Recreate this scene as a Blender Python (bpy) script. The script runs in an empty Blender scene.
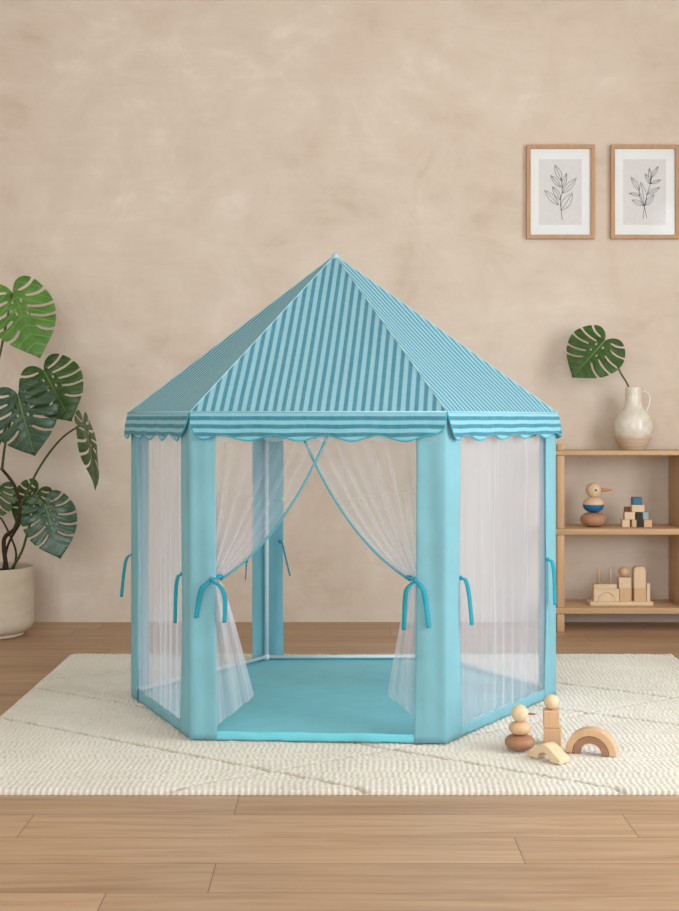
import bpy, bmesh, math, random
import numpy as np
from mathutils import Vector, Matrix
from mathutils.geometry import delaunay_2d_cdt

random.seed(7)
rng = np.random.default_rng(11)
S = bpy.context.scene
COL = S.collection
PI = math.pi

# ------------------------------------------------------------------ camera
FPX, CX, HY, CAMZ = 1200.0, 339.5, 418.0, 0.91
cam_d = bpy.data.cameras.new('camera')
cam = bpy.data.objects.new('camera', cam_d)
COL.objects.link(cam)
cam.location = (0, 0, CAMZ)
cam.rotation_euler = (PI / 2, 0, 0)
cam_d.sensor_fit = 'AUTO'
cam_d.sensor_width = 36.0
cam_d.lens = 36.0 * FPX / 911.0
cam_d.shift_y = -(455.5 - HY) / 911.0
cam_d.clip_start = 0.05
S.camera = cam


def at(u, v, y):
    """world point at depth y that lies on the sight line measured at (u, v)"""
    return Vector(((u - CX) * y / FPX, y, CAMZ - (v - HY) * y / FPX))


# ------------------------------------------------------------------ helpers
def lin(r, g, b):
    def f(c):
        c /= 255.0
        return c / 12.92 if c <= 0.04045 else ((c + 0.055) / 1.055) ** 2.4
    return (f(r), f(g), f(b), 1.0)


def link(name, me, m=None, parent=None, smooth=True):
    if isinstance(me, bmesh.types.BMesh):
        bm = me
        me = bpy.data.meshes.new(name)
        bm.normal_update()
        bm.to_mesh(me)
        bm.free()
    if smooth:
        me.polygons.foreach_set('use_smooth', [True] * len(me.polygons))
    o = bpy.data.objects.new(name, me)
    COL.objects.link(o)
    if m is not None:
        me.materials.append(m)
    if parent is not None:
        o.parent = parent
    return o


def part(name, me, m, parent, smooth=True):
    """geometry given in world coordinates, parented without moving"""
    o = link(name, me, m, None, smooth)
    o.parent = parent
    off = parent.location.copy()
    p = parent.parent
    while p is not None:
        off += p.location
        p = p.parent
    o.data.transform(Matrix.Translation(-off))
    return o


def tag(o, label=None, cat=None, group=None, kind=None):
    if label: o['label'] = label
    if cat: o['category'] = cat
    if group: o['group'] = group
    if kind: o['kind'] = kind
    return o


def thing(name, loc, label, cat, group=None, rz=0.0):
    o = bpy.data.objects.new(name, None)
    o.empty_display_size = 0.05
    COL.objects.link(o)
    o.location = loc
    o.rotation_euler = (0, 0, rz)
    return tag(o, label, cat, group)


def box(bm, x0, x1, y0, y1, z0, z1):
    v = [bm.verts.new(p) for p in ((x0, y0, z0), (x1, y0, z0), (x1, y1, z0), (x0, y1, z0),
                                   (x0, y0, z1), (x1, y0, z1), (x1, y1, z1), (x0, y1, z1))]
    for f in ((3, 2, 1, 0), (4, 5, 6, 7), (0, 1, 5, 4), (1, 2, 6, 5), (2, 3, 7, 6), (3, 0, 4, 7)):
        bm.faces.new([v[i] for i in f])
    return v


def bevel(bm, w, seg=2, ang=30):
    bm.normal_update()
    es = [e for e in bm.edges if len(e.link_faces) == 2 and e.calc_face_angle(0) > math.radians(ang)]
    bmesh.ops.bevel(bm, geom=es, offset=w, segments=seg, profile=0.5, affect='EDGES', clamp_overlap=True)


def bbox(x0, x1, y0, y1, z0, z1, w=0.002, seg=2):
    bm = bmesh.new()
    box(bm, x0, x1, y0, y1, z0, z1)
    bevel(bm, w, seg)
    return bm


def lathe(bm, prof, cx=0, cy=0, cz=0, n=40, cap0=True, cap1=True):
    rings = []
    for r, z in prof:
        rings.append([bm.verts.new((cx + r * math.cos(2 * PI * k / n), cy + r * math.sin(2 * PI * k / n), cz + z)) for k in range(n)])
    for a, b in zip(rings, rings[1:]):
        for k in range(n):
            bm.faces.new((a[k], a[(k + 1) % n], b[(k + 1) % n], b[k]))
    if cap0: bm.faces.new(list(reversed(rings[0])))
    if cap1: bm.faces.new(rings[-1])
    return rings


def tube(bm, pts, rad, n=8, closed=False):
    pts = [Vector(p) for p in pts]
    N = len(pts)
    rads = rad if isinstance(rad, (list, tuple)) else [rad] * N
    rings = []
    up = None
    for i, p in enumerate(pts):
        if closed:
            t = pts[(i + 1) % N] - pts[i - 1]
        else:
            t = pts[min(i + 1, N - 1)] - pts[max(i - 1, 0)]
        t.normalize()
        if up is None:
            up = Vector((0, 0, 1)) if abs(t.z) < 0.9 else Vector((1, 0, 0))
        a = up - t * up.dot(t)
        if a.length < 1e-5:
            a = t.orthogonal()
        a.normalize()
        up = a
        b = t.cross(a)
        rings.append([bm.verts.new(p + (a * math.cos(2 * PI * k / n) + b * math.sin(2 * PI * k / n)) * rads[i]) for k in range(n)])
    prs = list(zip(rings, rings[1:]))
    if closed: prs.append((rings[-1], rings[0]))
    for a, b in prs:
        for k in range(n):
            bm.faces.new((a[k], a[(k + 1) % n], b[(k + 1) % n], b[k]))
    if not closed:
        bm.faces.new(list(reversed(rings[0])))
        bm.faces.new(rings[-1])


def catmull(pts, n=8, closed=False):
    P = [Vector(p) for p in pts]
    out = []
    N = len(P)
    segs = N if closed else N - 1
    for i in range(segs):
        if closed:
            p0, p1, p2, p3 = P[i - 1], P[i], P[(i + 1) % N], P[(i + 2) % N]
        else:
            p0, p1, p2, p3 = P[max(i - 1, 0)], P[i], P[i + 1], P[min(i + 2, N - 1)]
        for k in range(n):
            t = k / n
            out.append(0.5 * ((2 * p1) + (p2 - p0) * t + (2 * p0 - 5 * p1 + 4 * p2 - p3) * t * t + (3 * p1 - p0 - 3 * p2 + p3) * t ** 3))
    if not closed: out.append(P[-1].copy())
    return out


def prism(bm, prof, y0, y1):
    """profile in (x, z), closed, extruded along y"""
    a = [bm.verts.new((x, y0, z)) for x, z in prof]
    b = [bm.verts.new((x, y1, z)) for x, z in prof]
    n = len(prof)
    for k in range(n):
        bm.faces.new((a[k], a[(k + 1) % n], b[(k + 1) % n], b[k]))
    bm.faces.new(list(reversed(a)))
    bm.faces.new(b)
    bmesh.ops.recalc_face_normals(bm, faces=bm.faces[:])


def grid_mesh(name, P, UV=None):
    """P: array (rows, cols, 3)"""
    R, Cn = P.shape[:2]
    me = bpy.data.meshes.new(name)
    idx = np.arange(R * Cn).reshape(R, Cn)
    q = np.stack([idx[:-1, :-1], idx[:-1, 1:], idx[1:, 1:], idx[1:, :-1]], -1).reshape(-1, 4)
    me.vertices.add(R * Cn)
    me.vertices.foreach_set('co', P.reshape(-1).astype(np.float32))
    me.loops.add(q.size)
    me.loops.foreach_set('vertex_index', q.reshape(-1).astype(np.int32))
    me.polygons.add(len(q))
    me.polygons.foreach_set('loop_start', (np.arange(len(q)) * 4).astype(np.int32))
    me.update(calc_edges=True)
    if UV is not None:
        ul = me.uv_layers.new(name='UVMap')
        ul.data.foreach_set('uv', UV.reshape(-1, 2)[q.reshape(-1)].reshape(-1).astype(np.float32))
    me.validate()
    return me


def sphere_bm(r, c=(0, 0, 0), sz=1.0, n=24):
    bm = bmesh.new()
    bmesh.ops.create_uvsphere(bm, u_segments=n, v_segments=n // 2 + 2, radius=r)
    for v in bm.verts:
        v.co.z *= sz
        v.co += Vector(c)
    return bm


# ------------------------------------------------------------------ materials
class MB:
    def __init__(self, name):
        self.m = bpy.data.materials.new(name)
        self.m.use_nodes = True
        self.nt = self.m.node_tree
        self.nt.nodes.clear()
        self.out = self.n('ShaderNodeOutputMaterial')

    def n(self, t, **kw):
        nd = self.nt.nodes.new(t)
        for k, v in kw.items():
            setattr(nd, k, v)
        return nd

    def set(self, nd, **kw):
        for k, v in kw.items():
            nd.inputs[k].default_value = v
        return nd

    def l(self, a, b):
        self.nt.links.new(a, b)

    def val(self, sock, v):
        if hasattr(v, 'is_linked') or hasattr(v, 'links'):
            self.l(v, sock)
        else:
            sock.default_value = v

    def math(self, op, a, b=0.0, c=0.0):
        nd = self.n('ShaderNodeMath', operation=op)
        self.val(nd.inputs[0], a)
        self.val(nd.inputs[1], b)
        self.val(nd.inputs[2], c)
        return nd.outputs[0]

    def noise(self, vec, scale, detail=3, rough=0.5, dist=0.0):
        nd = self.n('ShaderNodeTexNoise')
        if vec is not None: self.l(vec, nd.inputs['Vector'])
        nd.inputs['Scale'].default_value = scale
        nd.inputs['Detail'].default_value = detail
        nd.inputs['Roughness'].default_value = rough
        nd.inputs['Distortion'].default_value = dist
        return nd.outputs[0]

    def ramp(self, fac, stops):
        nd = self.n('ShaderNodeValToRGB')
        self.l(fac, nd.inputs[0])
        el = nd.color_ramp.elements
        while len(el) < len(stops): el.new(0.5)
        for e, (p, c) in zip(el, stops):
            e.position = p
            e.color = c
        return nd.outputs[0]

    def mix(self, fac, a, b, mode='MIX'):
        nd = self.n('ShaderNodeMix', data_type='RGBA', blend_type=mode)
        self.val(nd.inputs[0], fac)
        self.val(nd.inputs[6], a)
        self.val(nd.inputs[7], b)
        return nd.outputs[2]

    def coord(self, which='Object'):
        return self.n('ShaderNodeTexCoord').outputs[which]

    def mapping(self, vec, scale=(1, 1, 1), rot=(0, 0, 0), loc=(0, 0, 0)):
        nd = self.n('ShaderNodeMapping')
        self.l(vec, nd.inputs[0])
        nd.inputs['Scale'].default_value = scale
        nd.inputs['Rotation'].default_value = rot
        nd.inputs['Location'].default_value = loc
        return nd.outputs[0]

    def bump(self, h, strength=0.3, dist=0.01):
        nd = self.n('ShaderNodeBump')
        self.l(h, nd.inputs['Height'])
        nd.inputs['Strength'].default_value = strength
        nd.inputs['Distance'].default_value = dist
        return nd.outputs[0]

    def bsdf(self, color, rough=0.5, normal=None, spec=0.5, sheen=0.0):
        b = self.n('ShaderNodeBsdfPrincipled')
        self.val(b.inputs['Base Color'], color)
        self.val(b.inputs['Roughness'], rough)
        b.inputs['Specular IOR Level'].default_value = spec
        if sheen: b.inputs['Sheen Weight'].default_value = sheen
        if normal is not None: self.l(normal, b.inputs['Normal'])
        return b.outputs[0]

    def done(self, shader):
        self.l(shader, self.out.inputs[0])
        return self.m


def mat_plain(name, c, rough=0.5, spec=0.4, var=0.06, scale=20):
    b = MB(name)
    o = b.coord()
    nz = b.noise(o, scale, 4)
    dark = tuple(x * (1 - var * 2) for x in c[:3]) + (1,)
    light = tuple(min(1, x * (1 + var)) for x in c[:3]) + (1,)
    col = b.ramp(nz, [(0.3, dark), (0.7, light)])
    return b.done(b.bsdf(col, rough, None, spec))


def mat_wood(name, c, scale=1.0, axis='x', contrast=0.16, rough=0.5):
    b = MB(name)
    o = b.coord()
    sc = {'x': (3, 40, 40), 'y': (40, 3, 40), 'z': (40, 40, 3)}[axis]
    v = b.mapping(o, tuple(s * scale for s in sc))
    g = b.noise(v, 1.0, 5, 0.6, 0.6)
    fine = b.noise(b.mapping(o, tuple(s * scale * 5 for s in sc)), 1.0, 3)
    f = b.math('ADD', b.math('MULTIPLY', g, 0.75), b.math('MULTIPLY', fine, 0.25))
    dark = tuple(x * (1 - contrast * 1.6) for x in c[:3]) + (1,)
    light = tuple(min(1, x * (1 + contrast * .7)) for x in c[:3]) + (1,)
    col = b.ramp(f, [(0.3, dark), (0.68, light)])
    return b.done(b.bsdf(col, rough, b.bump(f, 0.08, 0.003), 0.35))


def fabric_shader(b, col, transl=0.25, bump=True):
    o = b.coord()
    nrm = None
    if bump:
        nrm = b.bump(b.noise(o, 14, 3, 0.5), 0.25, 0.02)
    d = b.bsdf(col, 0.75, nrm, 0.2, 0.15)
    t = b.n('ShaderNodeBsdfTranslucent')
    b.val(t.inputs['Color'], col)
    mx = b.n('ShaderNodeMixShader')
    mx.inputs[0].default_value = transl
    b.l(d, mx.inputs[1])
    b.l(t.outputs[0], mx.inputs[2])
    return mx.outputs[0]


def mat_fabric(name, c, transl=0.25, var=0.03):
    b = MB(name)
    nz = b.noise(b.coord(), 9, 3)
    dark = tuple(x * (1 - var * 2) for x in c[:3]) + (1,)
    light = tuple(min(1, x * (1 + var)) for x in c[:3]) + (1,)
    return b.done(fabric_shader(b, b.ramp(nz, [(0.3, dark), (0.7, light)]), transl))


def mat_stripes(name, dark, light, axis, period, duty, phase=0.0, transl=0.2):
    b = MB(name)
    uv = b.coord('UV')
    sp = b.n('ShaderNodeSeparateXYZ')
    b.l(uv, sp.inputs[0])
    x = sp.outputs[axis]
    fr = b.math('FRACT', b.math('ADD', b.math('DIVIDE', x, period), phase + 50.0))
    tri = b.math('ABSOLUTE', b.math('SUBTRACT', fr, 0.5))          # 0 at stripe centre
    mr = b.n('ShaderNodeMapRange')
    b.l(tri, mr.inputs['Value'])
    mr.inputs['From Min'].default_value = duty / 2 - 0.03
    mr.inputs['From Max'].default_value = duty / 2 + 0.03
    col = b.mix(mr.outputs[0], dark, light)
    nz = b.noise(b.coord(), 60, 2)
    col = b.mix(b.math('MULTIPLY', nz, 0.12), col, (0.9, 0.95, 0.97, 1))
    return b.done(fabric_shader(b, col, transl))


def mat_tulle(name, c, alpha, stripe=0.0):
    """thin net: the closer it is gathered (density), the less shows through"""
    b = MB(name)
    d = b.n('ShaderNodeBsdfDiffuse')
    d.inputs[0].default_value = c
    t = b.n('ShaderNodeBsdfTranslucent')
    t.inputs[0].default_value = c
    m1 = b.n('ShaderNodeMixShader')
    m1.inputs[0].default_value = 0.45
    b.l(d.outputs[0], m1.inputs[1])
    b.l(t.outputs[0], m1.inputs[2])
    tr = b.n('ShaderNodeBsdfTransparent')
    m2 = b.n('ShaderNodeMixShader')
    a = alpha
    if stripe:
        uv = b.coord('UV')
        nz = b.noise(b.mapping(uv, (13, 0.7, 1)), 1.0, 4, 0.6)
        mr = b.n('ShaderNodeMapRange')
        b.l(nz, mr.inputs['Value'])
        mr.inputs['From Min'].default_value = 0.55
        mr.inputs['From Max'].default_value = 0.76
        mr.inputs['To Min'].default_value = alpha
        mr.inputs['To Max'].default_value = min(1, alpha + stripe)
        at_ = b.n('ShaderNodeAttribute', attribute_name='gather')
        a = b.math('SUBTRACT', 1.0, b.math('POWER', b.math('SUBTRACT', 1.0, mr.outputs[0]), at_.outputs['Fac']))
    b.val(m2.inputs[0], a)
    b.l(tr.outputs[0], m2.inputs[1])
    b.l(m1.outputs[0], m2.inputs[2])
    return b.done(m2.outputs[0])


def mat_wall():
    b = MB('limewash_plaster')
    o = b.coord()
    w = b.noise(o, 1.1, 6, 0.62, 0.8)
    w2 = b.noise(b.mapping(o, (1, 1, 1), (0, 0.5, 0), (4, 2, 7)), 3.2, 5, 0.65, 1.2)
    w3 = b.noise(b.mapping(o, (2.0, 1, 9.0), (0, 0.35, 0)), 2.0, 4, 0.6, 0.6)
    f = b.math('ADD', b.math('MULTIPLY', w, 0.5), b.math('ADD', b.math('MULTIPLY', w2, 0.35), b.math('MULTIPLY', w3, 0.15)))
    col = b.ramp(f, [(0.32, lin(198, 178, 159)), (0.44, lin(214, 197, 181)), (0.55, lin(221, 206, 191)), (0.67, lin(235, 224, 212))])
    return b.done(b.bsdf(col, 0.85, b.bump(b.noise(o, 9, 6, 0.65), 0.05, 0.02), 0.2))


def mat_floor():
    b = MB('oak_planks')
    o = b.coord()
    sp = b.n('ShaderNodeSeparateXYZ')
    b.l(o, sp.inputs[0])
    W, L = 0.1515, 1.35
    yy = b.math('DIVIDE', b.math('SUBTRACT', sp.outputs[1], 2.299), W)
    row = b.math('FLOOR', yy)
    # staggered end joints, a different offset in every row
    n1 = b.math('SUBTRACT', row, 1.0)
    n2 = b.math('SUBTRACT', row, 2.0)
    t2 = b.math('MULTIPLY', row, n1)
    off = b.math('ADD', b.math('MULTIPLY', row, 0.468), 0.813)
    off = b.math('ADD', off, b.math('MULTIPLY', t2, -0.134))
    off = b.math('ADD', off, b.math('MULTIPLY', b.math('MULTIPLY', t2, n2), 0.068))
    xx = b.math('SUBTRACT', b.math('DIVIDE', sp.outputs[0], L), b.math('FRACT', b.math('ADD', off, 400.0)))
    colm = b.math('FLOOR', xx)
    idv = b.math('ADD', b.math('MULTIPLY', row, 17.31), colm)
    wn2 = b.n('ShaderNodeTexWhiteNoise', noise_dimensions='1D')
    b.l(idv, wn2.inputs['W'])
    cmb = b.n('ShaderNodeCombineXYZ')
    b.l(b.math('MULTIPLY', sp.outputs[0], 1.6), cmb.inputs[0])
    b.l(b.math('MULTIPLY', sp.outputs[1], 26.0), cmb.inputs[1])
    b.l(b.math('MULTIPLY', wn2.outputs['Value'], 40.0), cmb.inputs[2])
    g = b.noise(cmb.outputs[0], 1.0, 6, 0.6, 1.4)
    cmb2 = b.n('ShaderNodeCombineXYZ')
    b.l(b.math('MULTIPLY', sp.outputs[0], 7.0), cmb2.inputs[0])
    b.l(b.math('MULTIPLY', sp.outputs[1], 170.0), cmb2.inputs[1])
    b.l(idv, cmb2.inputs[2])
    fine = b.noise(cmb2.outputs[0], 1.0, 3, 0.6)
    col = b.ramp(g, [(0.28, lin(164, 131, 101)), (0.5, lin(187, 155, 125)), (0.72, lin(199, 171, 142))])
    col = b.mix(b.math('MULTIPLY', fine, 0.22), col, lin(150, 114, 84))
    tint = b.ramp(wn2.outputs['Value'], [(0.0, (0.90, 0.88, 0.86, 1)), (1.0, (1.06, 1.05, 1.04, 1))])
    col = b.mix(1.0, col, tint, 'MULTIPLY')
    fy = b.math('FRACT', yy)
    ey = b.math('MULTIPLY', b.math('MINIMUM', fy, b.math('SUBTRACT', 1.0, fy)), W)
    fx = b.math('FRACT', xx)
    ex = b.math('MULTIPLY', b.math('MINIMUM', fx, b.math('SUBTRACT', 1.0, fx)), L)
    e = b.math('MINIMUM', ey, ex)
    gap = b.math('LESS_THAN', e, 0.0011)
    col = b.mix(b.math('MULTIPLY', gap, 0.72), col, lin(92, 62, 42))
    h = b.math('SUBTRACT', b.math('MULTIPLY', fine, 0.12), gap)
    # small knots
    vor = b.n('ShaderNodeTexVoronoi')
    b.l(b.mapping(o, (1.1, 3.0, 1)), vor.inputs['Vector'])
    vor.inputs['Scale'].default_value = 1.0
    kn = b.math('LESS_THAN', vor.outputs['Distance'], 0.022)
    col = b.mix(b.math('MULTIPLY', kn, 0.55), col, lin(92, 60, 42))
    return b.done(b.bsdf(col, b.math('ADD', b.math('MULTIPLY', g, 0.15), 0.38), b.bump(h, 0.15, 0.002), 0.4))


def mat_rug():
    b = MB('cream_wool_loops')
    o = b.coord()
    n1 = b.noise(o, 2.5, 4, 0.6)
    n2 = b.noise(o, 90, 2, 0.5)
    col = b.ramp(n1, [(0.3, lin(212, 205, 192)), (0.7, lin(226, 221, 210))])
    at_ = b.n('ShaderNodeAttribute', attribute_name='groove_tone')
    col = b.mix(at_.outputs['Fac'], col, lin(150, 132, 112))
    col = b.mix(b.math('MULTIPLY', b.math('GREATER_THAN', n2, 0.62), 0.28), col, lin(196, 180, 160))
    fz = b.noise(o, 420, 2, 0.6)
    return b.done(b.bsdf(col, 0.95, b.bump(fz, 0.5, 0.002), 0.1, 0.3))


def mat_leaf(name, d, l, rough=0.38):
    b = MB(name)
    uv = b.coord('UV')
    sp = b.n('ShaderNodeSeparateXYZ')
    b.l(uv, sp.inputs[0])
    x = b.math('ABSOLUTE', sp.outputs[0])
    # side veins running forward from the midrib
    t = b.math('SUBTRACT', sp.outputs[1], b.math('MULTIPLY', x, 0.55))
    fr = b.math('ABSOLUTE', b.math('SUBTRACT', b.math('FRACT', b.math('MULTIPLY', t, 6.5)), 0.5))
    vein = b.math('LESS_THAN', fr, 0.045)
    n1 = b.noise(uv, 4, 4)
    col = b.ramp(n1, [(0.3, d), (0.72, l)])
    lv = tuple(min(1, c * 1.9 + 0.01) for c in l[:3]) + (1,)
    col = b.mix(b.math('MULTIPLY', vein, 0.45), col, lv)
    s = b.bsdf(col, rough, b.bump(fr, 0.2, 0.01), 0.5)
    t = b.n('ShaderNodeBsdfTranslucent')
    b.val(t.inputs['Color'], b.mix(0.5, col, lin(120, 160, 40)))
    mx = b.n('ShaderNodeMixShader')
    mx.inputs[0].default_value = 0.12
    b.l(s, mx.inputs[1])
    b.l(t.outputs[0], mx.inputs[2])
    return b.done(mx.outputs[0])


def mat_glass():
    b = MB('picture_glazing')
    tr = b.n('ShaderNodeBsdfTransparent')
    gl = b.n('ShaderNodeBsdfGlossy')
    gl.inputs['Roughness'].default_value = 0.08
    mx = b.n('ShaderNodeMixShader')
    mx.inputs[0].default_value = 0.012
    b.l(tr.outputs[0], mx.inputs[1])
    b.l(gl.outputs[0], mx.inputs[2])
    return b.done(mx.outputs[0])


def mat_vase():
    b = MB('speckled_cream_glaze')
    o = b.coord()
    sp = b.n('ShaderNodeSeparateXYZ')
    b.l(o, sp.inputs[0])
    wob = b.math('MULTIPLY', b.math('SUBTRACT', b.noise(o, 25, 3), 0.5), 0.03)
    z = b.math('ADD', sp.outputs[2], wob)
    mr = b.n('ShaderNodeMapRange')
    b.l(z, mr.inputs['Value'])
    mr.inputs['From Min'].default_value = 0.052
    mr.inputs['From Max'].default_value = 0.078
    n1 = b.noise(o, 30, 4, 0.6)
    glaze = b.ramp(n1, [(0.3, lin(214, 204, 188)), (0.7, lin(232, 225, 212))])
    spk = b.math('GREATER_THAN', b.noise(o, 160, 2), 0.66)
    glaze = b.mix(b.math('MULTIPLY', spk, 0.3), glaze, lin(170, 145, 120))
    clay = b.ramp(b.noise(b.mapping(o, (6, 6, 90)), 1.0, 3), [(0.3, lin(190, 164, 140)), (0.7, lin(212, 190, 168))])
    col = b.mix(mr.outputs[0], clay, glaze)
    rg = b.math('SUBTRACT', 0.62, b.math('MULTIPLY', mr.outputs[0], 0.42))
    return b.done(b.bsdf(col, rg, b.bump(n1, 0.06, 0.004), 0.5))


def mat_pot():
    b = MB('pale_concrete')
    o = b.coord()
    n1 = b.noise(o, 7, 6, 0.65)
    n2 = b.noise(b.mapping(o, (8, 8, 30)), 1.0, 4)
    f = b.math('ADD', b.math('MULTIPLY', n1, 0.6), b.math('MULTIPLY', n2, 0.4))
    col = b.ramp(f, [(0.3, lin(196, 180, 158)), (0.7, lin(220, 207, 188))])
    return b.done(b.bsdf(col, 0.8, b.bump(f, 0.1, 0.01), 0.25))


def mat_soil():
    b = MB('potting_soil')
    o = b.coord()
    n1 = b.noise(o, 60, 4, 0.7)
    col = b.ramp(n1, [(0.3, lin(30, 22, 16)), (0.7, lin(72, 54, 40))])
    return b.done(b.bsdf(col, 0.95, b.bump(n1, 0.8, 0.01), 0.1))


M = {}
M['wall'] = mat_wall()
M['floor'] = mat_floor()
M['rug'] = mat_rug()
M['white_paint'] = mat_plain('white_ceiling_paint', lin(226, 220, 210), 0.9, 0.2, 0.02)
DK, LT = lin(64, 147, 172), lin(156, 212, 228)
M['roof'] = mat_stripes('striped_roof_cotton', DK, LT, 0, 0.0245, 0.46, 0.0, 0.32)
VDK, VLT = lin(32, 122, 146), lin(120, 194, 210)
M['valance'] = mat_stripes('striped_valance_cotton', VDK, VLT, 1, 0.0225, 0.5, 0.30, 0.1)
M['trim'] = mat_fabric('teal_bias_tape', lin(62, 172, 190), 0.1)
M['band'] = mat_fabric('aqua_polyester', lin(154, 211, 222), 0.38)
M['mat'] = mat_fabric('aqua_floor_cloth', lin(118, 206, 220), 0.0)
M['ribbon'] = mat_fabric('turquoise_ribbon', lin(34, 156, 176), 0.1)
M['curtain_trim'] = mat_fabric('pale_teal_hem_tape', lin(110, 180, 194), 0.2)
TC = (0.90, 0.92, 1.0, 1)
M['tulle'] = mat_tulle('white_tulle', TC, 0.20, 0.18)
M['tulle_net'] = mat_tulle('white_side_netting', TC, 0.27, 0.20)
M['tulle_lining'] = mat_tulle('pale_lining_gauze', (0.6, 0.78, 0.84, 1), 0.4)
M['pole'] = mat_plain('white_plastic_tube', lin(222, 234, 236), 0.4, 0.4, 0.01)
M['seam'] = mat_fabric('pale_ridge_piping', lin(176, 216, 226), 0.1)
M['oak'] = mat_wood('light_oak_x', lin(206, 168, 128), 0.6, 'x', 0.13)
M['oak_z'] = mat_wood('light_oak_z', lin(206, 168, 128), 0.6, 'z', 0.13)
M['frame_oak'] = mat_wood('picture_oak', lin(194, 152, 116), 1.0, 'z', 0.12)
M['maple'] = mat_wood('pale_maple', lin(228, 200, 166), 1.2, 'x', 0.08, 0.55)
M['maple_z'] = mat_wood('pale_maple_z', lin(228, 200, 166), 1.2, 'z', 0.08, 0.55)
M['beech'] = mat_wood('warm_beech', lin(216, 178, 140), 1.2, 'z', 0.08, 0.5)
M['alder'] = mat_wood('reddish_alder', lin(184, 138, 108), 1.4, 'z', 0.10, 0.5)
M['walnut'] = mat_wood('brown_walnut', lin(166, 122, 92), 1.4, 'x', 0.12, 0.5)
M['blue_paint'] = mat_plain('blue_toy_paint', lin(34, 108, 160), 0.5, 0.4, 0.04)
M['slate_paint'] = mat_plain('slate_blue_toy_paint', lin(62, 112, 148), 0.55, 0.4, 0.05)
M['pale_blue_paint'] = mat_plain('pale_blue_toy_paint', lin(150, 178, 186), 0.55, 0.4, 0.05)
M['black_paint'] = mat_plain('charcoal_toy_paint', lin(38, 36, 36), 0.55, 0.4, 0.05)
M['orange_wood'] = mat_wood('orange_beak_wood', lin(204, 142, 88), 1.5, 'x', 0.08, 0.5)
M['brown_stain'] = mat_wood('brown_stain', lin(150, 108, 76), 1.4, 'x', 0.1, 0.55)
M['mat_board'] = mat_plain('white_mount_board', lin(236, 237, 238), 0.9, 0.1, 0.01)
M['print'] = mat_plain('pale_grey_paper', lin(220, 218, 218), 0.9, 0.1, 0.02, 60)
M['ink'] = mat_plain('dark_ink', lin(60, 58, 56), 0.9, 0.1, 0.02)
M['glass'] = mat_glass()
M['vase'] = mat_vase()
M['pot'] = mat_pot()
M['soil'] = mat_soil()
M['leaf'] = mat_leaf('monstera_green', lin(42, 70, 24), lin(66, 102, 36))
M['leaf_young'] = mat_leaf('monstera_fresh_green', lin(72, 118, 44), lin(104, 150, 66))
M['leaf_sheen'] = mat_leaf('monstera_sheen_blue_green', lin(44, 74, 54), lin(68, 102, 76), 0.3)  # bluish sheen of the glossy leaves put into their colour
M['midrib'] = mat_plain('pale_green_midrib', lin(122, 150, 82), 0.5, 0.4, 0.08)
M['stem'] = mat_plain('green_petiole', lin(74, 88, 40), 0.5, 0.4, 0.15, 30)
M['stem_old'] = mat_plain('brown_plant_stem', lin(62, 50, 34), 0.7, 0.3, 0.2, 40)

# ------------------------------------------------------------------ room
WALL_Y = 5.353
XL, XR, YF, ZC = -2.7, 2.6, -2.6, 2.95


def struct(name, bm, m):
    return tag(link(name, bm, m, None, False), kind='structure')


bm = bmesh.new(); box(bm, XL, XR, YF, WALL_Y, -0.1, 0.0); struct('floor', bm, M['floor'])
bm = bmesh.new(); box(bm, XL, XR, YF, WALL_Y, ZC, ZC + 0.1); struct('ceiling', bm, M['white_paint'])
bm = bmesh.new(); box(bm, XL - .1, XR + .1, WALL_Y, WALL_Y + 0.1, -0.1, ZC + .1); struct('wall_back', bm, M['wall'])
bm = bmesh.new(); box(bm, XL - 0.1, XL, YF, WALL_Y, -0.1, ZC + .1); struct('wall_left', bm, M['white_paint'])
WY0, WY1, WZ0, WZ1 = 0.95, 3.55, 0.35, 2.55
bm = bmesh.new()
box(bm, XR, XR + .1, YF, WY0, -0.1, ZC + .1)
box(bm, XR, XR + .1, WY1, WALL_Y, -0.1, ZC + .1)
box(bm, XR, XR + .1, WY0, WY1, -0.1, WZ0)
box(bm, XR, XR + .1, WY0, WY1, WZ1, ZC + .1)
struct('wall_right', bm, M['white_paint'])
bm = bmesh.new()
for a, b_, c, d in ((WY0, WY0 + .05, WZ0, WZ1), (WY1 - .05, WY1, WZ0, WZ1), (WY0 + .05, WY1 - .05, WZ0, WZ0 + .05),
                    (WY0 + .05, WY1 - .05, WZ1 - .05, WZ1), (2.23, 2.27, WZ0 + .05, WZ1 - .05)):
    box(bm, XR + .02, XR + .08, a, b_, c, d)
struct('window_1', bm, M['white_paint'])

# ------------------------------------------------------------------ rug
RZ = 0.018


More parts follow.
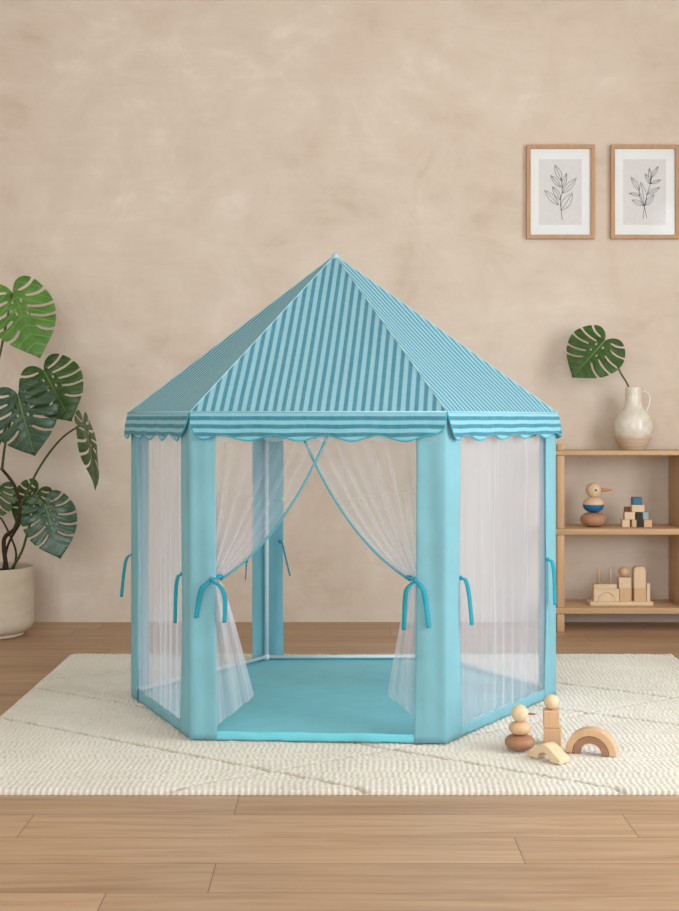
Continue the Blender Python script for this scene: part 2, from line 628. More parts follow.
def build_rug():
    x0, x1, y0, y1 = -1.02, 1.262, 2.897, 4.56
    nx, ny = 760, 470
    X, Y = np.meshgrid(np.linspace(x0, x1, nx), np.linspace(y0, y1, ny))
    px, py = 0.0150, 0.0165
    wx = X + 0.0022 * np.sin(Y * 31 + np.sin(X * 7) * 2)
    wy = Y + 0.0022 * np.sin(X * 27 + np.sin(Y * 9) * 2)
    row = np.floor(wy / py)
    jit = np.sin(row * 127.1) * 43758.5453
    jit = (jit - np.floor(jit)) * 0.5
    wx = wx + px * jit
    fx = (wx / px) % 1 - 0.5
    fy = (wy / py) % 1 - 0.5
    h = np.sqrt(np.clip(1 - (fx / 0.62) ** 2 - (fy / 0.53) ** 2 * 0.95, 0, 1))
    # per loop variation
    hsh = np.sin(np.floor(wx / px) * 12.9898 + row * 78.233) * 43758.5453
    hsh = hsh - np.floor(hsh)
    Z = 0.0115 + 0.0060 * h * (0.72 + 0.33 * hsh)
    # carved diamond lines, some of them broken off, with a darker tone in the groove
    a, b = 0.62, 0.40
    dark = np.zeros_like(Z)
    for sg, per, ph, cut in ((1, 1.0, 0.10, -0.35), (-1, 2.0, 0.45, 0.0)):
        q = (X / a + sg * (Y - y0 - 0.08) / b + ph) / per % 1.0
        d = np.minimum(q, 1 - q) * per * (a * b / math.hypot(a, b))
        d = d + 0.002 * np.sin(X * 130 + Y * 90)
        brk = np.sin(X * 7.3 + Y * 11 * sg + sg) > cut
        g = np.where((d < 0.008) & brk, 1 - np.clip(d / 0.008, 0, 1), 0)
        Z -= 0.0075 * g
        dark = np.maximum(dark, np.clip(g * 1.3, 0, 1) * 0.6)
    # flatter woven bands
    q = (X / a + (Y - y0 - 0.08) / b) % 1.0
    Z -= np.where((q > 0.62) & (q < 0.92), 0.0012, 0)
    ed = np.minimum(np.minimum(X - x0, x1 - X), np.minimum(Y - y0, y1 - Y))
    Z = np.where(ed < 0.008, Z * (0.62 + 0.38 * np.clip(ed / 0.008, 0, 1)), Z)
    # ragged loop rim
    rim = ed < 0.012
    bulge = 0.004 * np.sin(2 * PI * X / px)
    Yj = np.where(rim & (Y - y0 < 0.012), Y - 0.003 - bulge * 0.6, Y)
    bulge2 = 0.004 * np.sin(2 * PI * Y / py)
    Yj = np.where(rim & (y1 - Y < 0.012), Yj + 0.003 + bulge * 0.6, Yj)
    Xj = np.where(rim & (X - x0 < 0.012), X - bulge2, X)
    Xj = np.where(rim & (x1 - X < 0.012), Xj + bulge2, Xj)
    P = np.stack([Xj, Yj, Z], -1)
    # closed skirt to the floor
    P2 = np.zeros((ny + 2, nx + 2, 3))
    P2[1:-1, 1:-1] = P
    P2[0, 1:-1] = P[0]; P2[-1, 1:-1] = P[-1]; P2[1:-1, 0] = P[:, 0]; P2[1:-1, -1] = P[:, -1]
    P2[0, 0] = P[0, 0]; P2[0, -1] = P[0, -1]; P2[-1, 0] = P[-1, 0]; P2[-1, -1] = P[-1, -1]
    P2[0, :, 2] = 0.0005; P2[-1, :, 2] = 0.0005; P2[:, 0, 2] = 0.0005; P2[:, -1, 2] = 0.0005
    c = np.array([0.12, 3.73, 0.0])
    me = grid_mesh('area_rug', P2 - c)
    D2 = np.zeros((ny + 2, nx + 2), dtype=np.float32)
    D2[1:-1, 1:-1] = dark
    me.attributes.new('groove_tone', 'FLOAT', 'POINT').data.foreach_set('value', D2.reshape(-1))
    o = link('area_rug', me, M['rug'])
    o.location = c
    tag(o, 'large cream looped wool rug with carved diamond lines on the oak floor', 'rug')


build_rug()

# ------------------------------------------------------------------ play tent
G = lambda u, v: at(u, v, FPX * (CAMZ - RZ) / (v - HY))
FL, FR, RR, BR, BL, LL = G(191, 740), G(446, 744), G(555, 695.5), G(440, 662), G(265, 662.5), G(132, 697)
V6 = [FL, FR, RR, BR, BL, LL]              # anticlockwise from the front left
for v in V6: v.z = RZ
CEN = sum(V6, Vector()) / 6
EAVE = 0.926
APEX = Vector((-0.0145, CEN.y - 0.01, 1.430))
tent = thing('play_tent', (CEN.x, CEN.y, RZ), 'hexagonal turquoise play tent with striped pointed roof and sheer tied curtains on the rug', 'tent')
E6 = []
for v in V6:
    d = (v - CEN)
    e = CEN + d * (1.018 if v is LL else 1.012 if v is RR else 1.007)
    E6.append(Vector((e.x, e.y, EAVE)))


def outward(i):
    a, b = V6[i], V6[(i + 1) % 6]
    t = (b - a).normalized()
    return Vector((t.y, -t.x, 0))


def face_pt(i, d, z, off=0.0):
    """point on tent face i, d metres along from its first corner"""
    a, b = V6[i], V6[(i + 1) % 6]
    t = (b - a).normalized()
    n = outward(i)
    p = a + t * d + n * off
    return Vector((p.x, p.y, z))


LEN = [(V6[(i + 1) % 6] - V6[i]).length for i in range(6)]

# floor cloth with a padded lip
bm = bmesh.new()
ins = [CEN + (v - CEN) * 0.985 for v in V6]
for zz in (0.001, 0.009):
    pass
low = [bm.verts.new((p.x, p.y, RZ + 0.0005)) for p in ins]
top = [bm.verts.new((p.x, p.y, RZ + 0.011)) for p in ins]
bm.faces.new(list(reversed(low)))
inn = [bm.verts.new((CEN.x + (p.x - CEN.x) * .97, CEN.y + (p.y - CEN.y) * .97, RZ + 0.009)) for p in ins]
for k in range(6):
    j = (k + 1) % 6
    bm.faces.new((low[k], low[j], top[j], top[k]))
    bm.faces.new((top[k], top[j], inn[j], inn[k]))
bm.faces.new(inn)
part('floor_mat', bm, M['mat'], tent, False)

# tubes of the frame
for i, v in enumerate(V6):
    p = CEN + (v - CEN) * 0.972
    bm = bmesh.new()
    tube(bm, [(p.x, p.y, RZ + 0.012), (p.x, p.y, 0.5), (p.x, p.y, EAVE - 0.004)], 0.0075, 12)
    po = part('pole', bm, M['pole'], tent)
    bm = sphere_bm(0.0125, (p.x, p.y, RZ + 0.024), 0.9, 16)
    part('connector', bm, M['pole'], po)
for i in range(6):
    a = CEN + (V6[i] - CEN) * 0.972
    b = CEN + (V6[(i + 1) % 6] - CEN) * 0.972
    bm = bmesh.new()
    t = (b - a).normalized() * 0.012
    tube(bm, [Vector((a.x, a.y, RZ + 0.024)) + t, Vector((b.x, b.y, RZ + 0.024)) - t], 0.0065, 10)
    if i != 0:
        part('base_tube', bm, M['pole'], tent)
    else:
        bm.free()
for i in range(6):                       # rafters under the roof
    p = CEN + (V6[i] - CEN) * 0.972
    a = Vector((p.x, p.y, EAVE - 0.012))
    b = APEX + (a - APEX) * 0.05
    b.z -= 0.02
    bm = bmesh.new()
    tube(bm, [a, a.lerp(b, 0.5), b], 0.006, 8)
    part('rafter', bm, M['pole'], tent)

BW = 0.075
# low skirt along each side
for i in range(6):
    n = 40
    H = 0.024 if i == 0 else (0.034 if i in (1, 5) else 0.022)
    P = np.zeros((5, n + 1, 3))
    for c in range(n + 1):
        d = BW * .6 + (LEN[i] - BW * 1.2) * c / n
        w = 0.0015 * math.sin(c * 0.9 + i) + 0.001 * math.sin(c * 2.3)
        for r in range(5):
            z = RZ + 0.001 + (H + 0.001 * math.sin(c * .5)) * r / 4
            P[r, c] = face_pt(i, d, z, -0.0015 + w * (1 - r / 4) + 0.002 * math.sin(PI * r / 4))
    o = part('skirt', grid_mesh('skirt', P), M['band'] if i else M['mat'], tent)
    sm = o.modifiers.new('thick', 'SOLIDIFY'); sm.thickness = 0.0015

# corner covers: a folded strip up each corner

for i, v in enumerate(V6):
    prev = (i - 1) % 6
    rows, half = 50, 12
    P = np.zeros((rows + 1, 2 * half + 1, 3))
    w0 = BW if i not in (3, 4) else 0.066
    for r in range(rows + 1):
        z = RZ + 0.003 + (EAVE - 0.006 - RZ) * r / rows
        for c in range(2 * half + 1):
            s = (c - half) / half
            wr = 0.0018 * math.sin(z * 9 + s * 5 + i * 1.7) * abs(s) * (1.4 - z) + 0.0012 * math.sin(s * 9 + i + z * 3)
            w = w0 * (0.93 if i == 0 and s > 0 else 1.10 if i == 1 and s < 0 else 1.0) * (1 + 0.10 * max(0, 0.25 - z) * 2 + 0.02 * math.sin(z * 5 + i))
            if s < 0:
                p = face_pt(prev, LEN[prev] + s * w, z, 0.003 + wr)
            else:
                p = face_pt(i, s * w, z, 0.003 + wr)
            if c == half:
                q = (v - CEN); q.z = 0; q.normalize()
                p = Vector((v.x, v.y, z)) + q * 0.003
            P[r, c] = p
    o = part('corner_cover', grid_mesh('corner_cover', P), M['band'], tent)
    sm = o.modifiers.new('thick', 'SOLIDIFY'); sm.thickness = 0.0012

# roof panels, ridge piping, valances
for i in range(6):
    a, b = E6[i], E6[(i + 1) % 6]
    L = (b - a).length
    t = (b - a).normalized()
    alt = APEX - (a + t * (APEX - a).dot(t))
    H = alt.length
    n = 36
    nrm = t.cross(alt).normalized()
    if nrm.z < 0: nrm = -nrm
    bm = bmesh.new()
    uvl = bm.loops.layers.uv.new('UVMap')
    rows = []
    for r in range(n + 1):
        f = r / n
        k = n - r
        rw = []
        for c in range(k + 1):
            g = c / k if k else 0.5
            p = (a.lerp(b, g)).lerp(APEX, f)
            q = (c / n) , f, 1 - f - c / n
            sag = 27 * q[0] * q[1] * max(q[2], 0)
            p = p - nrm * 0.010 * sag
            if r < 4: p = p - nrm * 0.0016 * (4 - r) * (1 - abs(2 * g - 1) ** 6)
            rw.append((bm.verts.new(p), ((p - a).dot(t) + -0.05 * f * H, f * H)))
        rows.append(rw)
    for r in range(n):
        lo, hi = rows[r], rows[r + 1]
        for c in range(len(hi)):
            tri = [lo[c], lo[c + 1], hi[c]]
            fc = bm.faces.new([x[0] for x in tri])
            for lp, x in zip(fc.loops, tri): lp[uvl].uv = x[1]
            if c + 1 < len(hi):
                tri = [lo[c + 1], hi[c + 1], hi[c]]
                fc = bm.faces.new([x[0] for x in tri])
                for lp, x in zip(fc.loops, tri): lp[uvl].uv = x[1]
    rp = part('roof_panel', bm, M['roof'], tent)
    # valance
    cols, rws = 150, 12
    ns = 5
    P = np.zeros((rws + 1, cols + 1, 3)); UV = np.zeros((rws + 1, cols + 1, 2))
    out = outward(i)
    front_ends = {0: (1, 1), 1: (1, 0), 5: (0, 1), 2: (0, 0), 3: (0, 0), 4: (0, 0)}[i]
    bot = []
    for c in range(cols + 1):
        s = c / cols
        d = s * L
        full = 0.072 + 0.0085 * math.cos(2 * PI * (s * ns - 0.18 if i == 0 else s * ns - 0.2))
        e0 = 0.055 if front_ends[0] else 0.008
        e1 = 0.055 if front_ends[1] else 0.008
        m = 1.0
        if d < e0: m = min(m, math.sqrt(max(0, 1 - (1 - d / e0) ** 2)) * 0.97 + 0.03)
        if L - d < e1: m = min(m, math.sqrt(max(0, 1 - (1 - (L - d) / e1) ** 2)) * 0.97 + 0.03)
        if not front_ends[0] and d < e0: m = 1.0
        if not front_ends[1] and L - d < e1: m = 1.0
        ln = full * m
        for r in range(rws + 1):
            h = ln * r / rws
            flare = 0.010 * (h / 0.075) ** 0.8 + 0.0025 * math.sin(s * 23 + i) * (h / 0.075) + (0.0035 * math.sin(h / 0.075 * PI))
            ext = 1 + (0.016 * (h / 0.075) if True else 0)
            base = a.lerp(b, 0.5) + t * ((s - 0.5) * L * ext)
            p = base + out * flare
            P[r, c] = (p.x, p.y, EAVE + 0.001 - h + 0.0012 * math.sin(s * 30 + i * 2) * (h / 0.075))
            UV[r, c] = (d, -h)
        bot.append(Vector(P[rws, c]))
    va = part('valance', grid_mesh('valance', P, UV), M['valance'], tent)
    sm = va.modifiers.new('thick', 'SOLIDIFY'); sm.thickness = 0.001
    bm = bmesh.new()
    tube(bm, bot[::2], 0.0021, 6)
    part('trim', bm, M['trim'], va)
    bm = bmesh.new()
    tube(bm, [a + out * .002 + Vector((0, 0, .001)), (a + b) / 2 + out * .002 + Vector((0, 0, .001)), b + out * .002 + Vector((0, 0, .001))], 0.0022, 6)
    part('eave_piping', bm, M['seam'], rp)
    # sheer inner scallops that show between the front ones
    if i in (0,):
        P = np.zeros((5, cols + 1, 3))
        for c in range(cols + 1):
            s = 0.03 + 0.94 * c / cols
            ln = 0.073 - 0.0085 * math.cos(2 * PI * (s * ns - 0.18))
            for r in range(5):
                p = a.lerp(b, s) + out * 0.002
                P[r, c] = (p.x, p.y, EAVE - ln * r / 4)
        part('valance_lining', grid_mesh('valance_lining', P), M['tulle_lining'], tent)
for i in range(6):
    bm = bmesh.new()
    pts = [E6[i].lerp(APEX, k / 20) + Vector((0, 0, 0.0008)) for k in range(21)]
    tube(bm, pts, 0.0014, 6)
    part('ridge_piping', bm, M['seam'], tent)
bm = bmesh.new()
lathe(bm, [(0.013, -0.012), (0.011, -0.002), (0.006, 0.004), (0.001, 0.006)], APEX.x, APEX.y, APEX.z, 16)
part('apex_cap', bm, M['seam'], tent)

# sheer netting on the two sides that face left and right
for i in (1, 5):
    for layer in (0, 1):
        cols, rws = 160, 40
        P = np.zeros((rws + 1, cols + 1, 3)); UV = np.zeros((rws + 1, cols + 1, 2))
        for c in range(cols + 1):
            s = c / cols
            for r in range(rws + 1):
                f = r / rws
                z = RZ + 0.028 + (EAVE - 0.02 - RZ - 0.028) * f
                fan = (s - 0.5) * (1.0 - 0.10 * (1 - f) * (layer * 0.8))
                amp = (0.0035 + 0.010 * (1 - f))
                off = -0.008 - 0.012 * layer + amp * math.sin(2 * PI * (s * 9 + layer * .4) + 1.5 * math.sin(s * 11 + layer)) * 0.6
                P[r, c] = face_pt(i, LEN[i] * (0.5 + fan * 0.93), z, off)
                UV[r, c] = (s + layer * 2.3 + i, f)
        me = grid_mesh('net_curtain', P, UV)
        me.attributes.new('gather', 'FLOAT', 'POINT').data.foreach_set('value', np.ones(P.shape[0] * P.shape[1], dtype=np.float32))
        part('net_curtain', me, M['tulle_net'], tent)


# tied front curtains
def ribbon(pts, w, name, parent, mat, wdir=(1, 0, 0), flip=0.0):
    pts = catmull(pts, 8)
    wd = Vector(wdir).normalized()
    P = np.zeros((2, len(pts), 3))
    for k, p in enumerate(pts):
        ang = flip * k / len(pts)
        w_ = wd * math.cos(ang) + Vector((0, 1, 0)) * math.sin(ang)
        P[0, k] = p - w_ * w / 2
        P[1, k] = p + w_ * w / 2
    o = part(name, grid_mesh(name, P), mat, parent)
    sm = o.modifiers.new('thick', 'SOLIDIFY'); sm.thickness = 0.0016; sm.offset = 0
    return o


L0 = LEN[0]
T0 = (V6[1] - V6[0]).normalized()
OUT0 = outward(0)


def front(u, v):
    """point of the front face plane seen at (u, v) -> (distance along, height)"""
    d = Vector(((u - CX) / FPX, 1, -(v - HY) / FPX))
    n = OUT0
    k = n.dot(FL - Vector((0, 0, CAMZ))) / n.dot(d)
    p = Vector((0, 0, CAMZ)) + d * k
    return (p - FL).dot(T0), p.z


def bez(p0, p1, p2, t):
    return tuple((1 - t) ** 2 * a + 2 * t * (1 - t) * b + t * t * c for a, b, c in zip(p0, p1, p2))


def curtain(side):
    if side == 'l':
        top0, top1 = front(214, 436), front(327, 436)
        ctl0, ctl1 = front(212, 520), front(282, 541)
        tie0, tie1 = front(206, 579), front(219, 581)
        bot0, bot1 = front(214, 729), front(250, 703)
        kn = front(212, 579)
    else:
        top0, top1 = front(418, 436), front(302, 436)
        ctl0, ctl1 = front(420, 520), front(346, 541)
        tie0, tie1 = front(421, 580), front(410, 582)
        bot0, bot1 = front(427, 731), front(387, 702)
        kn = front(415, 580)
    cols, ru, rl = 170, 36, 26
    P = np.zeros((ru + rl + 1, cols + 1, 3)); UV = np.zeros((ru + rl + 1, cols + 1, 2))
    for c in range(cols + 1):
        g = c / cols
        wob = math.sin(g * 37) * 0.02 * math.sin(PI * g)
        gg = min(1, max(0, g + wob))
        T = tuple(x + (y - x) * gg for x, y in zip(top0, top1))
        C_ = tuple(x + (y - x) * gg ** 1.3 for x, y in zip(ctl0, ctl1))
        K = tuple(x + (y - x) * gg for x, y in zip(tie0, tie1))
        B = tuple(x + (y - x) * gg for x, y in zip(bot0, bot1))
        for r in range(ru + rl + 1):
            if r <= ru:
                f = r / ru
                q = bez(T, C_, K, f)
                amp = 0.002 + 0.008 * (1 - f) ** 0.8
                off = amp * math.sin(2 * PI * 7 * gg + 1.3 * math.sin(9 * gg))
                vv = f
            else:
                f = (r - ru) / rl
                ff = f ** 0.85
                q = (K[0] + (B[0] - K[0]) * ff, K[1] + (B[1] - K[1]) * f)
                amp = 0.003 + 0.009 * f ** 0.8
                off = amp * math.sin(2 * PI * 2.6 * gg + 0.8 * math.sin(7 * gg)) - 0.05 * f * gg
                vv = 1 + f
            base = -0.014 if side == 'l' else -0.024
            P[r, c] = face_pt(0, q[0], max(q[1], RZ + 0.02), base + off - (0.012 if r > ru else 0.012 * r / ru))
            UV[r, c] = (gg * 1.2 + (0 if side == 'l' else 5), vv)
    wid = np.linalg.norm(P[:, -1] - P[:, 0], axis=1)
    dens = np.clip(wid[0] / np.maximum(wid, 1e-3), 1.0, 5.0) ** 0.95
    me = grid_mesh('curtain', P, UV)
    me.attributes.new('gather', 'FLOAT', 'POINT').data.foreach_set('value', np.repeat(dens, cols + 1).astype(np.float32))
    cu = part('curtain', me, M['tulle'], tent)
    # hem tape along the free edge
    edge = [Vector(P[r, cols]) for r in range(0, ru + 1)]
    bm = bmesh.new(); tube(bm, edge, 0.0034, 6); part('hem_tape', bm, M['curtain_trim'], cu)
    # tie: band around the gather, knot and two tails
    tr = thing_part = bpy.data.objects.new('tie_ribbon', None)
    k3 = face_pt(0, kn[0], kn[1], -0.02)
    bm = bmesh.new()
    pts = [k3 + Vector((0.024 * math.cos(a), 0.024 * math.sin(a) * 0.9, 0.006 * math.cos(a + (0 if side == 'l' else PI)))) for a in np.linspace(0, 2 * PI, 20, endpoint=False)]
    tube(bm, pts, 0.0045, 6, True)
    kk = k3 + OUT0 * 0.026
    s0 = sphere_bm(0.008, kk, 0.8, 12)
    tmp = bpy.data.meshes.new('t'); s0.to_mesh(tmp); s0.free(); bm.from_mesh(tmp)
    tie = part('curtain_tie', bm, M['ribbon'], tent)
    return cu, tie, kk


cu, tie, kk = curtain('l')


def fr3(u, v, off):
    d, z = front(u, v)
    return face_pt(0, d, z, off)


ribbon([fr3(210, 581, .006), fr3(204, 586, .022), fr3(200, 597, .016), fr3(197, 617, .012)], 0.015, 'tail', tie, M['ribbon'], (1, -.3, 0), 0.8)
ribbon([fr3(213, 581, .006), fr3(222, 586, .022), fr3(226, 598, .016), fr3(225, 622, .012)], 0.013, 'tail', tie, M['ribbon'], (1, .6, 0), 0.6)
cu, tie, kk = curtain('r')
ribbon([fr3(414, 582, .006), fr3(407, 588, .022), fr3(405, 602, .016), fr3(404, 629, .012)], 0.014, 'tail', tie, M['ribbon'], (1, -.3, 0), 0.3)
ribbon([fr3(418, 582, .006), fr3(423, 589, .022), fr3(426, 604, .016), fr3(429, 627, .012)], 0.014, 'tail', tie, M['ribbon'], (1, .3, 0), 0.6)


# loose ties on the other corners
def loose(i, d, uv, w=0.012, off=0.007):
    """uv: measured course of the tail, hung just outside face i near d metres along"""
    base = face_pt(i, d, 0.5, off)
    pts = [at(u, v, base.y - 0.004 * k) for k, (u, v) in enumerate(uv)]
    bm = sphere_bm(0.0065, pts[0], 1.0, 12)
    k = part('side_tie', bm, M['ribbon'], tent)
    t = (V6[(i + 1) % 6] - V6[i]).normalized()
    ribbon(pts, w, 'tail', k, M['ribbon'], t * .5 + Vector((.6, 0, 0)) * (1 if t.x >= 0 else -1), 0.3)


loose(5, LEN[5] - 0.086, [(182, 574), (178, 577), (176, 590), (175, 623)], 0.012, 0.012)
loose(5, 0.006, [(133, 554), (127, 558), (124, 572), (121.5, 597)], 0.012)
loose(1, 0.084, [(461, 578), (465.5, 580), (469, 594), (472, 625)], 0.013)
loose(1, LEN[1] - 0.07, [(548, 559.5), (552, 562), (554, 575), (555, 605)], 0.013)
loose(3, LEN[3] - 0.066, [(280, 541.5), (282.5, 544), (285, 555), (290, 576)], 0.006, -0.004)
loose(4, 0.07, [(246.5, 561), (246.3, 566), (246, 572), (245.5, 580)], 0.005, -0.004)


# ------------------------------------------------------------------ monstera leaves
def leaf_outline(slots, seed):
    r = random.Random(seed)
    half = [(0.0, 0.0), (0.04, -0.09), (0.13, -0.18), (0.26, -0.21), (0.40, -0.14), (0.52, 0.01), (0.585, 0.20),
            (0.575, 0.40), (0.50, 0.60), (0.37, 0.78), (0.18, 0.95), (0.05, 1.05), (0.0, 1.10)]
    roots = (0.03, 0.13, 0.25, 0.38, 0.53, 0.68)
    sides = []
    for sg in (1, -1):
        cv = catmull([Vector((x, y, 0)) for x, y in half], 12)
        N = len(cv) - 1
        ks = [int((s + r.uniform(-.010, .010)) * N) for s in slots]
        pts = []
        i = 0
        while i <= N:
            hit = [q for q, k in enumerate(ks) if i == k - 2]
            if hit:
                q = hit[0]
                k = ks[q]
                pa, pb = cv[k - 2], cv[k + 2]
                m = (pa + pb) / 2
                root = Vector((0.0, roots[q], 0))
                depth = r.uniform(0.60, 0.76)
                inn = m.lerp(root, depth)
                d = (root - m).normalized()
                n = Vector((-d.y, d.x, 0))
                if n.dot(pb - pa) < 0: n = -n
                bow = n * -0.030                     # slots arch forward
                w0, w1, w2 = 0.020, 0.026, 0.020
                # lobes end in rounded corners
                pts.append(cv[k - 2])
                pts.append(m - n * w0 * 1.3 + d * 0.012)
                for f in (0.22, 0.45, 0.7):
                    c = m.lerp(inn, f) - bow * math.sin(PI * f)
                    pts.append(c - n * (w0 + (w1 - w0) * f))
                pts.append(inn - n * w2)
                pts.append(inn + d * 0.018 - n * w2 * .5)
                pts.append(inn + d * 0.018 + n * w2 * .5)
                pts.append(inn + n * w2)
                for f in (0.7, 0.45, 0.22):
                    c = m.lerp(inn, f) - bow * math.sin(PI * f)
                    pts.append(c + n * (w0 + (w1 - w0) * f))
                pts.append(m + n * w0 * 1.3 + d * 0.012)
                pts.append(cv[k + 2])
                i = k + 3
            else:
                pts.append(cv[i])
                i += 1
        sides.append([(p.x * sg, p.y) for p in pts])
    R, Lf = sides
    return R + list(reversed(Lf))[1:-1]


def leaf_mesh(name, slots, seed, fold, droop, curl, wide):
    out = leaf_outline(slots, seed)
    co = [Vector(p) for p in out]
    n = len(co)
    edges = [(k, (k + 1) % n) for k in range(n)]
    extra = []
    for iy in range(-4, 21):
        for ix in range(-12, 13):
            extra.append(Vector((ix * 0.05 + 0.0007 * iy, iy * 0.05 + 0.0003 * ix)))
    # holes near the midrib
    r = random.Random(seed + 3)
    holes = []
    for sg in (1, -1):
        for yy in (0.16, 0.36):
            holes.append((sg * r.uniform(0.07, 0.10), yy + r.uniform(-.03, .03), 0.018, 0.036))
    for hx, hy, a, b in holes:
        k0 = len(co)
        for q in range(10):
            co.append(Vector((hx + a * math.cos(q * PI / 5) * 1.0, hy + b * math.sin(q * PI / 5))))
        edges += [(k0 + q, k0 + (q + 1) % 10) for q in range(10)]

    def inside(p):
        c = False
        for k in range(n):
            a, b = out[k], out[(k + 1) % n]
            if (a[1] > p[1]) != (b[1] > p[1]) and p[0] < (b[0] - a[0]) * (p[1] - a[1]) / (b[1] - a[1]) + a[0]:
                c = not c
        return c
    co += [p for p in extra if inside(p)]
    vs, es, fs, _, _, _ = delaunay_2d_cdt(co, edges, [], 0, 1e-5)
    bm = bmesh.new()
    uvl = bm.loops.layers.uv.new('UVMap')

    def bend(x, y):
        rp = 0.022 * math.sin(7 * y + 5 * abs(x) + seed) * abs(x) * 2
        return Vector((x * wide * math.cos(fold * 0.6), y - 0.06 * max(0, y) ** 2 * droop,
                       abs(x) * wide * math.sin(fold) - droop * 0.35 * y * abs(y) - curl * x * x + rp))
    bv = [bm.verts.new(bend(v.x, v.y)) for v in vs]
    for f in fs:
        c = sum((vs[k] for k in f), Vector((0, 0))) / len(f)
        if not inside(c): continue
        if any(((c.x - hx) / a) ** 2 + ((c.y - hy) / b) ** 2 < 0.95 for hx, hy, a, b in holes): continue
        fc = bm.faces.new([bv[k] for k in f])
        for lp, k in zip(fc.loops, f): lp[uvl].uv = (vs[k].x, vs[k].y)
    bmesh.ops.delete(bm, geom=[v for v in bm.verts if not v.link_faces], context='VERTS')
    bm.normal_update()
    if sum(f.normal.z for f in bm.faces) < 0:
        bmesh.ops.reverse_faces(bm, faces=bm.faces[:])
    rib = [bend(0, y) + Vector((0, 0, 0.004)) for y in np.linspace(-0.0, 0.98, 16)]
    return bm, rib


SLOTS = (0.34, 0.445, 0.545, 0.64, 0.735)


def make_leaf(N, T, normal, mat, seed, parent, fold=0.12, droop=0.3, curl=0.25, wide=1.0, slots=SLOTS, name='leaf_blade'):
    N, T = Vector(N), Vector(T)
    ydir = (T - N)
    sc = ydir.length
    ydir.normalize()
    nz = Vector(normal)
    nz = (nz - ydir * nz.dot(ydir)).normalized()
    xdir = ydir.cross(nz)
    mt = Matrix((xdir, ydir, nz)).transposed().to_4x4()
    mt = Matrix.Translation(N) @ mt @ Matrix.Scale(sc, 4)
    bm, rib = leaf_mesh(name, slots, seed, fold, droop, curl, wide)
    bm.transform(mt)
    o = part(name, bm, mat, parent)
    sm = o.modifiers.new('thick', 'SOLIDIFY'); sm.thickness = 0.0012
    bm = bmesh.new()
    tube(bm, [mt @ p for p in rib], [0.0030 - 0.0022 * k / 15 for k in range(16)], 6)
    part('midrib', bm, M['midrib'], o)
    return o


def stem(pts, r0, r1, mat, parent, name='stem'):
    c = catmull(pts, 8)
    n = len(c)
    bm = bmesh.new()
    tube(bm, c, [r0 + (r1 - r0) * k / (n - 1) for k in range(n)], 8)
    return part(name, bm, mat, parent)


# ------------------------------------------------------------------ potted monstera
PY = 5.02
pc = Vector(((-5 - CX) * PY / FPX, PY, 0))
plant = thing('potted_monstera', (pc.x, pc.y, 0), 'tall monstera plant with split green leaves in a pale concrete pot on the floor', 'plant')
bm = bmesh.new()
prof = [(0.112, 0.002), (0.117, 0.004), (0.117, 0.012), (0.113, 0.016)]
for k in range(9):
    a = -PI / 2 + (PI / 2) * k / 8
    prof.append((0.108 + 0.052 * math.cos(a), 0.068 + 0.052 * math.sin(a)))
prof += [(0.160, 0.15), (0.160, 0.24), (0.160, 0.286), (0.157, 0.290), (0.152, 0.290), (0.149, 0.286), (0.148, 0.255)]
lathe(bm, prof, pc.x, pc.y, 0, 64, True, False)
part('pot', bm, M['pot'], plant)
P = np.zeros((15, 65, 3))
for r in range(15):
    for c in range(65):
        a = 2 * PI * c / 64
        rr = 0.150 * r / 14
        P[r, c] = (pc.x + rr * math.cos(a), pc.y + rr * math.sin(a), 0.262 + 0.006 * math.sin(a * 5 + r) * (r / 14) * (1 - r / 14) * 4)
part('soil', grid_mesh('soil', P), M['soil'], plant)

YP = PY
b0 = Vector((pc.x + 0.035, PY, 0.255))
hub = at(20, 506, YP)
stem([at(7, 572, YP), at(4, 540, YP - .01), at(15, 528, YP - .02), at(20, 506, YP), at(14, 485, YP), at(1, 468, YP)], 0.010, 0.006, M['stem_old'], plant)
stem([at(9, 573, YP - .01), at(22, 551, YP - .03), at(31, 522, YP - .05), at(45, 505, YP - .07)], 0.0065, 0.004, M['stem'], plant)
stem([at(2, 470, YP - .02), at(6, 440, YP - .05), at(17, 397, YP - .10)], 0.006, 0.004, M['stem'], plant)
stem([at(-9, 572, YP), at(-13, 480, YP), at(-7, 390, YP), at(2, 345, YP + .02), at(12, 294, YP + .04)], 0.008, 0.004, M['stem'], plant)
stem([at(18, 512, YP), at(38, 470, YP - .01), at(60, 440, YP - .02), at(82, 424, YP - .03)], 0.0055, 0.0035, M['stem'], plant)
stem([at(3, 572, YP + .03), at(8, 545, YP + .05), at(22, 520, YP + .07), at(37, 489, YP + .08)], 0.006, 0.004, M['stem_old'], plant)
stem([at(-10, 572, YP + .05), at(-8, 470, YP + .07), at(20, 400, YP + .07), at(45, 370, YP + .05)], 0.007, 0.004, M['stem'], plant)
stem([at(12, 574, YP + .02), at(16, 552, YP + .03), at(5, 525, YP + .02), at(-2, 515, YP + .02)], 0.005, 0.0035, M['stem_old'], plant)
stem([at(-12, 573, YP + .02), at(-18, 540, YP + .04), at(-8, 505, YP + .04), at(0, 488, YP + .05)], 0.005, 0.0035, M['stem'], plant)

